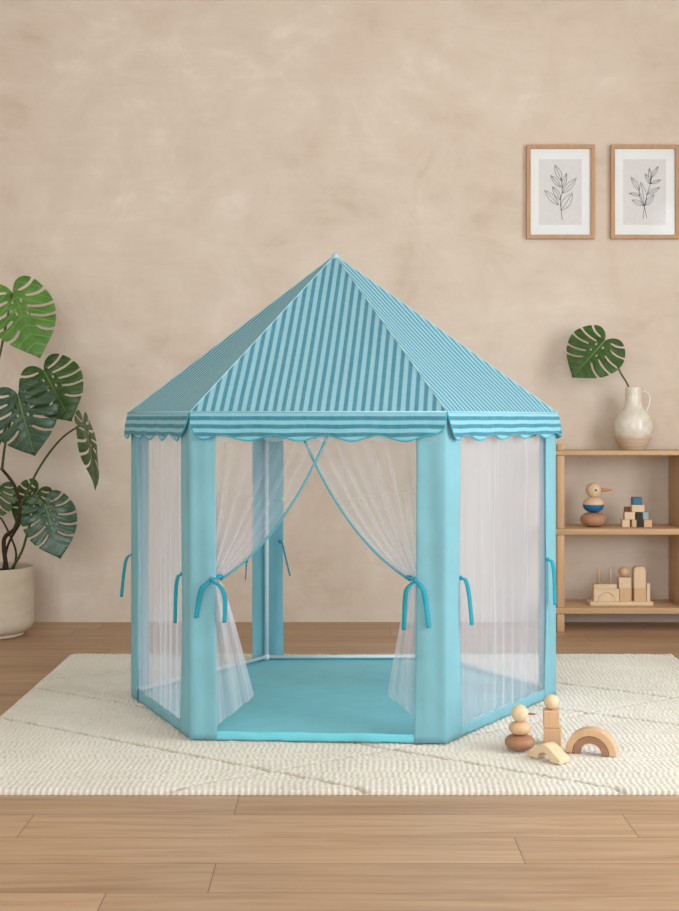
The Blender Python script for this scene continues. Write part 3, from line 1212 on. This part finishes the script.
make_leaf(at(13, 293, YP + .05), at(38, 351, YP - .02), (0.25, -1, 0.35), M['leaf_young'], 1, plant, 0.12, 0.22, 0.25, 0.86)
make_leaf(at(44, 371, YP + .05), at(68, 416, YP - .02), (-0.35, -0.8, 0.85), M['leaf'], 2, plant, 0.14, 0.25, 0.3, 1.0)
make_leaf(at(18, 395, YP - .09), at(32, 451, YP - .13), (-0.15, -1, 0.25), M['leaf_sheen'], 3, plant, 0.10, 0.2, 0.2, 1.08)
make_leaf(at(84, 424, YP - .03), at(100, 484, YP - .06), (0.97, -0.10, 0.15), M['leaf'], 4, plant, 0.30, 0.25, 0.5, 0.8)
make_leaf(at(45, 504, YP - .07), at(59, 554, YP - .12), (0.12, -1, 0.30), M['leaf_sheen'], 5, plant, 0.12, 0.2, 0.25, 0.88)
make_leaf(at(38, 490, YP + .08), at(17, 522, YP + .04), (-0.2, -0.9, 0.5), M['leaf'], 6, plant, 0.12, 0.2, 0.3, 1.1)
make_leaf(at(0, 486, YP + .05), at(-18, 520, YP + .01), (0.1, -0.9, 0.5), M['leaf'], 7, plant, 0.12, 0.2, 0.3, 1.0)

# ------------------------------------------------------------------ framed pictures


def leaf_line(b, t, w):
    b, t = Vector((b[0], b[1], 0)), Vector((t[0], t[1], 0))
    d = t - b
    n = Vector((-d.y, d.x, 0)).normalized()
    ln = d.length
    loop = []
    for k in range(15):
        f = k / 14
        loop.append(b + d * f + n * w * ln * math.sin(PI * f ** 0.9))
    for k in range(13, 0, -1):
        f = k / 14
        loop.append(b + d * f - n * w * ln * math.sin(PI * f ** 0.9) * .9)
    loop.append(b.copy())
    return [loop, [b, b + d * 0.5 + n * ln * .015, b + d * .93]]


def picture(u0, u1, v0, v1, label, lines, leaves):
    s = 1 / 4.04
    D = 0.022
    yb = WALL_Y - 0.001
    yf = yb - D
    c = at((u0 + u1) / 2, (v0 + v1) / 2, yf)
    hw, hh = (u1 - u0) / 2 * yf / FPX, (v1 - v0) / 2 * yf / FPX
    root = thing('picture_frame', (c.x, yb, c.z - hh), label, 'picture', 'framed botanical drawings on the wall')
    fw = 0.0175
    bm = bmesh.new()
    o4 = [(-hw, -hh), (hw, -hh), (hw, hh), (-hw, hh)]
    i4 = [(-hw + fw, -hh + fw), (hw - fw, -hh + fw), (hw - fw, hh - fw), (-hw + fw, hh - fw)]
    ring = []
    for pts, y in ((o4, yb), (o4, yf), (i4, yf), (i4, yb)):
        ring.append([bm.verts.new((c.x + x, y, c.z + z)) for x, z in pts])
    for k in range(4):
        a, b = ring[k], ring[(k + 1) % 4]
        for q in range(4):
            bm.faces.new((a[q], a[(q + 1) % 4], b[(q + 1) % 4], b[q]))
    bmesh.ops.recalc_face_normals(bm, faces=bm.faces[:])
    bevel(bm, 0.0015, 2)
    part('frame', bm, M['frame_oak'], root, False)
    bm = bmesh.new()
    box(bm, c.x - hw + fw, c.x + hw - fw, yb - 0.010, yb - 0.004, c.z - hh + fw, c.z + hh - fw)
    part('mount_board', bm, M['mat_board'], root, False)
    pw, ph = 172 / 4.04 / 2 * yf / FPX, 265 / 4.04 / 2 * yf / FPX
    pcx = c.x
    pcz = c.z
    bm = bmesh.new()
    box(bm, pcx - pw, pcx + pw, yb - 0.0112, yb - 0.0095, pcz - ph, pcz + ph)
    pr = part('print', bm, M['print'], root, False)
    bm = bmesh.new()
    k = yf / FPX / 4.04

    def cv(p):
        return Vector((c.x + p[0] * k, yb - 0.0113, c.z - p[1] * k))
    for ln in lines:
        pts = catmull([Vector((x, y, 0)) for x, y in ln], 6)
        tube(bm, [cv(p) for p in pts], 0.0011, 5)
    for b, t, w in leaves:
        for lp in leaf_line(b, t, w):
            tube(bm, [cv(p) for p in lp], 0.0009, 5)
    part('line_drawing', bm, M['ink'], pr)
    bm = bmesh.new()
    box(bm, c.x - hw + fw, c.x + hw - fw, yf + 0.004, yf + 0.006, c.z - hh + fw, c.z + hh - fw)
    part('glazing', bm, M['glass'], root, False)
    return root


def sh(ps, ox, oy):
    return [(x - ox, y - oy) for x, y in ps]


O1 = (203, 247)
picture(526.8, 595.0, 144.4, 238.6, 'left oak frame with a single leafy sprig line drawing above the shelf',
        [sh([(211, 360), (206, 322), (203, 280), (210, 245), (207, 200), (204, 190)], *O1)],
        [((b[0] - O1[0], b[1] - O1[1]), (t[0] - O1[0], t[1] - O1[1]), w) for b, t, w in
         [((207, 202), (180, 137), .17), ((203, 228), (163, 180), .15), ((209, 232), (228, 170), .13), ((211, 252), (268, 190), .15),
          ((203, 280), (170, 225), .17), ((195, 300), (138, 239), .15), ((205, 322), (252, 250), .20)]])
O2 = (542, 247)
picture(611.2, 679.6, 144.4, 238.6, 'right oak frame with two crossed leafy stems line drawing at the photo edge',
        [sh([(550, 352), (541, 310), (530, 275), (515, 232)], *O2), sh([(535, 357), (540, 310), (552, 256), (565, 212), (568, 186)], *O2)],
        [((b[0] - O2[0], b[1] - O2[1]), (t[0] - O2[0], t[1] - O2[1]), w) for b, t, w in
         [((541, 305), (526, 206), .15), ((519, 240), (486, 186), .15), ((523, 262), (479, 252), .14), ((537, 302), (490, 279), .18),
          ((542, 302), (580, 257), .18), ((552, 256), (603, 228), .15), ((563, 214), (543, 172), .15), ((566, 204), (560, 150), .12),
          ((567, 190), (597, 143), .13), ((565, 213), (606, 198), .15)]])

# ------------------------------------------------------------------ bookshelf
SY0, SY1 = 5.10, 5.34
SX0, SX1 = 0.925, 2.05
shelf = thing('open_bookshelf', ((SX0 + SX1) / 2, (SY0 + SY1) / 2, 0), 'low open oak bookshelf with three boards against the wall', 'shelf')
ZB = [(0.751, 0.771), (0.413, 0.439), (0.077, 0.103)]
for z0, z1 in ZB:
    part('shelf_board', bbox(SX0 - 0.012, SX1 + 0.012, SY0 - 0.004, SY1, z0, z1, 0.004, 3), M['oak'], shelf)
pw = 0.032
for x in (SX0, SX1 - pw):
    for y in (SY0 + .001, SY1 - pw - .001):
        segs = [(0.0, ZB[2][0]), (ZB[2][1], ZB[1][0]), (ZB[1][1], ZB[0][0]), (ZB[0][1], 0.800)]
        bm = bmesh.new()
        for z0, z1 in segs:
            box(bm, x, x + pw, y, y + pw, z0, z1)
        bevel(bm, 0.003, 2)
        part('post', bm, M['oak_z'], shelf)
part('dark_zone_panel', bbox(1.464, 1.488, SY0 + 0.002, SY1, ZB[1][1], ZB[0][0], 0.002), M['oak_z'], shelf)  # upright panels added for the dark zone at the shelf's right
part('dark_zone_panel', bbox(1.464, 1.488, SY0 + 0.002, SY1, ZB[2][1], ZB[1][0], 0.002), M['oak_z'], shelf)

# ------------------------------------------------------------------ jug and leaf
JY = 5.215
jz = ZB[0][1]
jx = (633.5 - CX) * JY / FPX
k_ = JY / FPX / 5.264
vase = thing('ceramic_jug', (jx, JY, jz), 'cream glazed ceramic jug with small handle and bare clay base on the top shelf', 'vase')
bm = bmesh.new()
H = lambda y: (740 - y) * k_
prof = [(60 * k_, 0.0005), (63 * k_, 0.003), (66 * k_, H(728)), (80 * k_, H(705)), (92 * k_, H(675)), (99 * k_, H(640)), (100 * k_, H(618)), (97 * k_, H(590)),
        (88 * k_, H(562)), (72 * k_, H(540)), (54 * k_, H(525)), (46 * k_, H(510)), (43 * k_, H(490)), (42 * k_, H(450)), (42.5 * k_, H(420)), (43 * k_, H(412)),
        (41 * k_, H(409)), (38 * k_, H(412)), (37 * k_, H(440)), (38 * k_, H(505))]
lathe(bm, prof, jx, JY, jz, 56, True, False)
body = part('body', bm, M['vase'], vase)
bm = bmesh.new()
hp = [(38, 440), (56, 432), (72, 440), (82, 458), (84, 482), (80, 505), (70, 527), (66, 545)]
tube(bm, catmull([(jx + x * k_, JY, jz + H(y)) for x, y in hp], 6), 0.0048, 10)
part('handle', bm, M['vase'], vase)

cutleaf = thing('monstera_leaf', (jx - 0.01, JY, jz + H(470)), 'single cut monstera leaf standing in the cream jug', 'leaf')
stem([(jx - 0.004, JY, jz + 0.10), at(629.3, 390, JY), at(621, 373.5, JY + .004), at(613, 357, JY + .010), at(606, 345, JY + 0.006), at(604.5, 341, JY - .006)], 0.0042, 0.0032, M['stem'], cutleaf)
make_leaf(at(604.5, 341, JY - .008), at(575, 374, JY - .045), (0.12, -0.85, 0.6), M['leaf'], 9, cutleaf, 0.10, 0.10, 0.25, 1.08)


# ------------------------------------------------------------------ stacking ducks
def squash(r, h, p=2.6, n=14):
    """profile of a rounded, flattened disc"""
    out = []
    for k in range(n + 1):
        a = -PI / 2 + PI * k / n
        c, s = math.cos(a), math.sin(a)
        rr = r * max(0.02, abs(c) ** (2 / p))
        out.append((rr, h / 2 + h / 2 * math.copysign(abs(s) ** (2 / 2.2), s)))
    return out


def lathe_obj(name, prof, z, mat, root, n=40):
    bm = bmesh.new()
    lathe(bm, prof, root.location.x, root.location.y, root.location.z + z, n)
    return part(name, bm, mat, root)


def duck(loc, dims, mats, beak, label, eye=True, blue=None):
    (rb, hb), (rm, hm), rh = dims
    root = thing('stacking_duck', loc, label, 'toy', 'wooden stacking ducks')
    lathe_obj('base_disc', squash(rb, hb), 0.0, mats[0], root)
    if blue is None:
        lathe_obj('body_disc', squash(rm, hm, 2.2), hb - 0.001, mats[1], root)
    else:
        full = squash(rm, hm, 2.2, 20)
        cut = blue
        # lower painted half and upper plain half of the middle piece
        lo = [p for p in full if p[1] <= cut]
        hi = [p for p in full if p[1] > cut]
        mid = (max(p[0] for p in full), cut)
        o = lathe_obj('body_disc', [mid] + hi, hb - 0.001, mats[1], root)
        lathe_obj('blue_band', lo + [mid], hb - 0.001, M['blue_paint'], root)
    zc = hb + hm + rh * 0.97 - 0.003
    c = Vector(loc) + Vector((0, 0, zc))
    head = part('head', sphere_bm(rh, c, 1.0, 32), mats[2], root)
    bd, bl, br, bmts = beak
    d = Vector(bd).normalized()
    bm = bmesh.new()
    tube(bm, [c + d * rh * 0.85, c + d * (rh + bl * .1), c + d * (rh + bl * 0.6), c + d * (rh + bl)], [br, br * 1.05, br * 0.8, br * 0.3], 12)
    part('beak', bm, bmts, root)
    if eye:
        n = Vector((0.12, -1, 0.05)).normalized()
        part('eye', sphere_bm(0.0048, c + n * rh * 0.965, 1.0, 12), M['black_paint'], root)
    return root


def ground(u, v, z=RZ):
    return at(u, v, FPX * (CAMZ - z) / (v - HY))


p = ground(519.8, 749.5)
duck((p.x, p.y, RZ), ((0.0405, 0.041), (0.030, 0.037), 0.0232), (M['walnut'], M['beech'], M['maple_z']), ((1, -0.15, -0.02), 0.022, 0.0032, M['brown_stain']),
     'small plain wooden stacking duck with brown base standing on the rug', False)
duck(((593.4 - CX) * 5.20 / FPX, 5.20, ZB[1][1] + .0006), ((0.0560, 0.062), (0.0455, 0.067), 0.0328), (M['alder'], M['maple_z'], M['maple_z']), ((1, -0.12, 0.02), 0.046, 0.0075, M['orange_wood']),
     'bigger wooden stacking duck with blue band and orange beak on the middle shelf', True, 0.035)


# ------------------------------------------------------------------ loose toys on the rug
def cube_block(name, c, sx, sy, sz, mat, label, cat='toy block', group=None, rz=0.0, w=0.002):
    o = link(name, bbox(-sx / 2, sx / 2, -sy / 2, sy / 2, 0, sz, w, 2), mat, None, True)
    o.data.polygons.foreach_set('use_smooth', [False] * len(o.data.polygons))
    o.location = c
    o.rotation_euler = (0, 0, rz)
    return tag(o, label, cat, group)


p = ground(552.6, 743)
gr = 'loose wooden toys on the rug'
cube_block('toy_block', (p.x, p.y, RZ), 0.047, 0.047, 0.045, M['beech'], 'lower wooden cube of the two-cube tower on the rug', group=gr, rz=-0.22)
cube_block('toy_block', (p.x - .004, p.y, RZ + .0455), 0.043, 0.043, 0.047, M['alder'] if False else M['beech'], 'upper wooden cube of the rug tower, right under the ball', group=gr, rz=-0.12)
o = link('wooden_ball', sphere_bm(0.0205, (0, 0, 0.0203), 1.0, 32), M['maple_z'])
o.location = (p.x - .003, p.y, RZ + .0925)
tag(o, 'round wooden ball on top of the cube tower on the rug', 'toy ball', gr)


def arch_bm(ro, ri, d, n=28):
    prof = [(ro * math.cos(PI * k / n), ro * math.sin(PI * k / n)) for k in range(n + 1)]
    prof += [(ri * math.cos(PI * k / n), ri * math.sin(PI * k / n)) for k in range(n, -1, -1)]
    bm = bmesh.new()
    prism(bm, prof, -d / 2, d / 2)
    bevel(bm, 0.0012, 2, 50)
    return bm


p = ground(591.5, 753)
for ro, ri, m, lb in ((0.0675, 0.0485, M['beech'], 'outer pale wooden arch of the nested rainbow pair on the rug'),
                      (0.0475, 0.0290, M['walnut'], 'inner brown wooden arch nested under the pale arch on the rug')):
    o = link('arch_block', arch_bm(ro, ri, 0.036), m, None, False)
    o.location = (p.x, p.y, RZ)
    o.rotation_euler = (0, 0, -0.36)
    tag(o, lb, 'toy block', gr)

p = ground(548.5, 759)
prof = [(-0.053, 0.0), (-0.053, 0.012), (-0.012, 0.039), (0.0, 0.042), (0.012, 0.039), (0.053, 0.012), (0.053, 0.0), (0.020, 0.0)]
prof += [(0.020 * math.cos(PI * k / 12), 0.020 * math.sin(PI * k / 12)) for k in range(1, 12)] + [(-0.020, 0.0)]
bm = bmesh.new()
prism(bm, prof, -0.021, 0.021)
bevel(bm, 0.002, 2, 50)
o = link('bridge_block', bm, M['maple'], None, False)
o.location = (p.x, p.y, RZ)
o.rotation_euler = (0, 0, -0.85)
tag(o, 'gable-shaped wooden bridge block with arched opening lying before the duck on the rug', 'toy block', gr)

# ------------------------------------------------------------------ little block pyramid on the middle shelf
BYP = 5.19
q = BYP / FPX / 6.07                      # metres per unit of the measured crop
ux = lambda x: (570 + x / 6.07 - CX) * BYP / FPX
zt = ZB[1][1]
gp = 'blocks of the small pyramid on the middle shelf'
r1, r2, r3 = 0.0325, 0.0325, 0.0315
W_ = 0.033


def pb(x, y, z, w, h, mat, label, d=0.033, rz=0.0):
    return cube_block('toy_block', (ux(x), BYP + y, z), w, d, h, mat, label, group=gp, rz=rz, w=0.003)


pb(335, 0, zt, 0.034, r1, M['maple'], 'pale cube at the left end of the pyramid bottom row')
pb(362, 0.040, zt, 0.026, r1, M['brown_stain'], 'dark brown cube set back in the pyramid bottom row', 0.03)
pb(387, 0, zt, 0.024, r1, M['beech'], 'narrow pale block just left of the black pillar in the pyramid')
pb(468, 0, zt, 0.036, r1, M['beech'], 'tan cube at the right end of the pyramid bottom row')
# black round-topped pillar spanning two rows
wv, hv = 0.0300, r1 + r2 + 0.0
prof = [(wv / 2, 0), (wv / 2, hv - 0.011)] + [(wv / 2 * math.cos(a), hv - 0.011 + 0.0105 * math.sin(a)) for a in np.linspace(0, PI, 13)[1:-1]] + [(-wv / 2, hv - 0.011), (-wv / 2, 0)]
bm = bmesh.new(); prism(bm, prof, -0.0165, 0.0165); bevel(bm, 0.0012, 1, 50)
o = link('pillar_block', bm, M['black_paint'], None, False)
o.location = (ux(417), BYP, zt)
tag(o, 'black round-topped pillar block in the middle of the pyramid', 'toy block', gp)
z2 = zt + r1
pb(358, 0, z2, 0.046, r2, M['maple'], 'pale cube in the pyramid second row left of the black pillar')
pb(453, 0, z2, 0.026, r2, M['pale_blue_paint'], 'pale blue cube in the pyramid second row right of the black pillar')
z3 = z2 + r2
pb(362, 0.036, z2, 0.028, 0.052, M['brown_stain'], 'brown block standing behind the pale second-row cube of the pyramid', 0.028)
pb(409, 0, z3, 0.055, r3, M['maple'], 'wide cream block in the pyramid third row under the blue one')
pb(404, 0, z3 + r3, 0.042, 0.033, M['slate_paint'], 'blue block at the very top of the pyramid', 0.034)

# ------------------------------------------------------------------ block skyline on a tray (bottom shelf)
BYP = 5.19
zl = ZB[2][1] + .0006
gs = 'blocks of the wooden skyline on the bottom shelf'
TH = 0.0175
tray = cube_block('wooden_tray', (ux(302), BYP, zl), 380 * q, 0.075, TH, M['maple'], 'flat pale wooden tray under the block skyline on the bottom shelf', 'tray', rz=0.0)
zb = zl + TH


def sb(x0, x1, h, z, mat, label, d=0.045, name='toy_block', y=0.0):
    return cube_block(name, (ux((x0 + x1) / 2), BYP + y, z), (x1 - x0) * q, d, h, mat, label, group=gs, w=0.0018)


hA = (800 - 726) * q
# arch block with its half-round infill
wA = (292 - 138) * q
ra = 52 * q
prof = [(-wA / 2, 0), (-wA / 2, hA), (wA / 2, hA), (wA / 2, 0), (ra, 0)] + [(ra * math.cos(PI * k / 20), ra * math.sin(PI * k / 20)) for k in range(1, 20)] + [(-ra, 0)]
bm = bmesh.new(); prism(bm, prof, -0.0225, 0.0225); bevel(bm, 0.0012, 1, 50)
o = link('arch_block', bm, M['maple'], None, False)
o.location = (ux(215), BYP, zb)
tag(o, 'wide rectangular arch block at the left of the skyline tray', 'toy block', gs)
rb_ = ra - 0.0012
prof = [(rb_ * math.cos(PI * k / 20), rb_ * math.sin(PI * k / 20)) for k in range(21)]
bm = bmesh.new(); prism(bm, prof, -0.0215, 0.0215)
o = link('half_round_block', bm, M['maple_z'], None, False)
o.location = (ux(215), BYP, zb)
tag(o, 'half-round block filling the arch at the left of the skyline tray', 'toy block', gs)
# plank with two pegs
zp = zb + hA
root = thing('peg_plank', (ux(209), BYP, zp), 'flat plank with two upright pegs on top of the arch block', 'toy', gs)
hP = 27 * q
part('plank', bbox(ux(139), ux(279), BYP - .021, BYP + .021, zp, zp + hP, 0.0018), M['maple'], root, False)
for x in (174, 245):
    bm = bmesh.new()
    lathe(bm, [(0.0052, 0), (0.0052, (697 - 604) * q), (0.004, (697 - 599) * q), (0.001, (697 - 598) * q)], ux(x), BYP, zp + hP - .001, 16)
    part('peg', bm, M['beech'], root)
hB = (800 - 724) * q
sb(294, 364, hB, zb, M['beech'], 'lower cube of the ball-topped tower in the middle of the tray')
sb(290, 364, (722 - 655) * q, zb + hB, M['maple'], 'upper cube right under the ball in the middle of the tray')
o = link('wooden_ball', sphere_bm(32 * q, (0, 0, 32 * q), 1.0, 28), M['beech'])
o.location = (ux(327), BYP, zb + hB + (722 - 655) * q)
tag(o, 'small wooden ball on top of the middle tower of the skyline tray', 'toy ball', gs)
sb(382, 455, hB, zb, M['beech'], 'cube under the round-topped block near the right of the tray')
w2, h2 = (452 - 380) * q, (724 - 592) * q
rc = 26 * q
prof = [(w2 / 2, 0), (w2 / 2, h2 - rc)] + [(w2 / 2 - rc + rc * math.cos(a), h2 - rc + rc * math.sin(a)) for a in np.linspace(0, PI / 2, 8)[1:]] + \
       [(-w2 / 2 + rc + rc * math.cos(a), h2 - rc + rc * math.sin(a)) for a in np.linspace(PI / 2, PI, 8)[:-1]] + [(-w2 / 2, h2 - rc), (-w2 / 2, 0)]
bm = bmesh.new(); prism(bm, prof, -0.0215, 0.0215); bevel(bm, 0.0012, 1, 50)
o = link('pillar_block', bm, M['maple_z'], None, False)
o.location = (ux(417), BYP, zb + hB)
tag(o, 'tall round-topped block standing on a cube near the right of the tray', 'toy block', gs)
sb(458, 480, (800 - 694) * q, zb, M['maple_z'], 'thin upright block at the right end of the skyline tray', 0.04)

# ------------------------------------------------------------------ light
w = bpy.data.worlds.new('daylight')
S.world = w
w.use_nodes = True
bgn = w.node_tree.nodes['Background']
bgn.inputs[0].default_value = (0.93, 0.97, 1.0, 1)
bgn.inputs[1].default_value = 0.8


def area(name, loc, target, sx, sy, power, col):
    d = bpy.data.lights.new(name, 'AREA')
    d.shape = 'RECTANGLE'
    d.size, d.size_y = sx, sy
    d.energy = power
    d.color = col
    o = bpy.data.objects.new(name, d)
    COL.objects.link(o)
    o.location = loc
    o.rotation_euler = (Vector(target) - Vector(loc)).to_track_quat('-Z', 'Y').to_euler()
    return o


area('window_daylight', (XR + .25, 2.25, 1.5), (0, 2.7, 1.25), 2.6, 2.2, 104, (0.905, 0.965, 1.0))
area('front_fill', (-1.1, YF + 0.05, 1.85), (-0.6, 4, 1.75), 3.0, 2.0, 108, (0.89, 0.96, 1.0))  # added fill lamp behind the camera, no window built there

S.view_settings.view_transform = 'Standard'
S.view_settings.look = 'None'
S.view_settings.gamma = 1.0
S.view_settings.use_curve_mapping = False
S.view_settings.exposure = 0.07
S.cycles.transparent_max_bounces = 32
S.cycles.max_bounces = 10
S.cycles.diffuse_bounces = 5
S.cycles.use_denoising = True
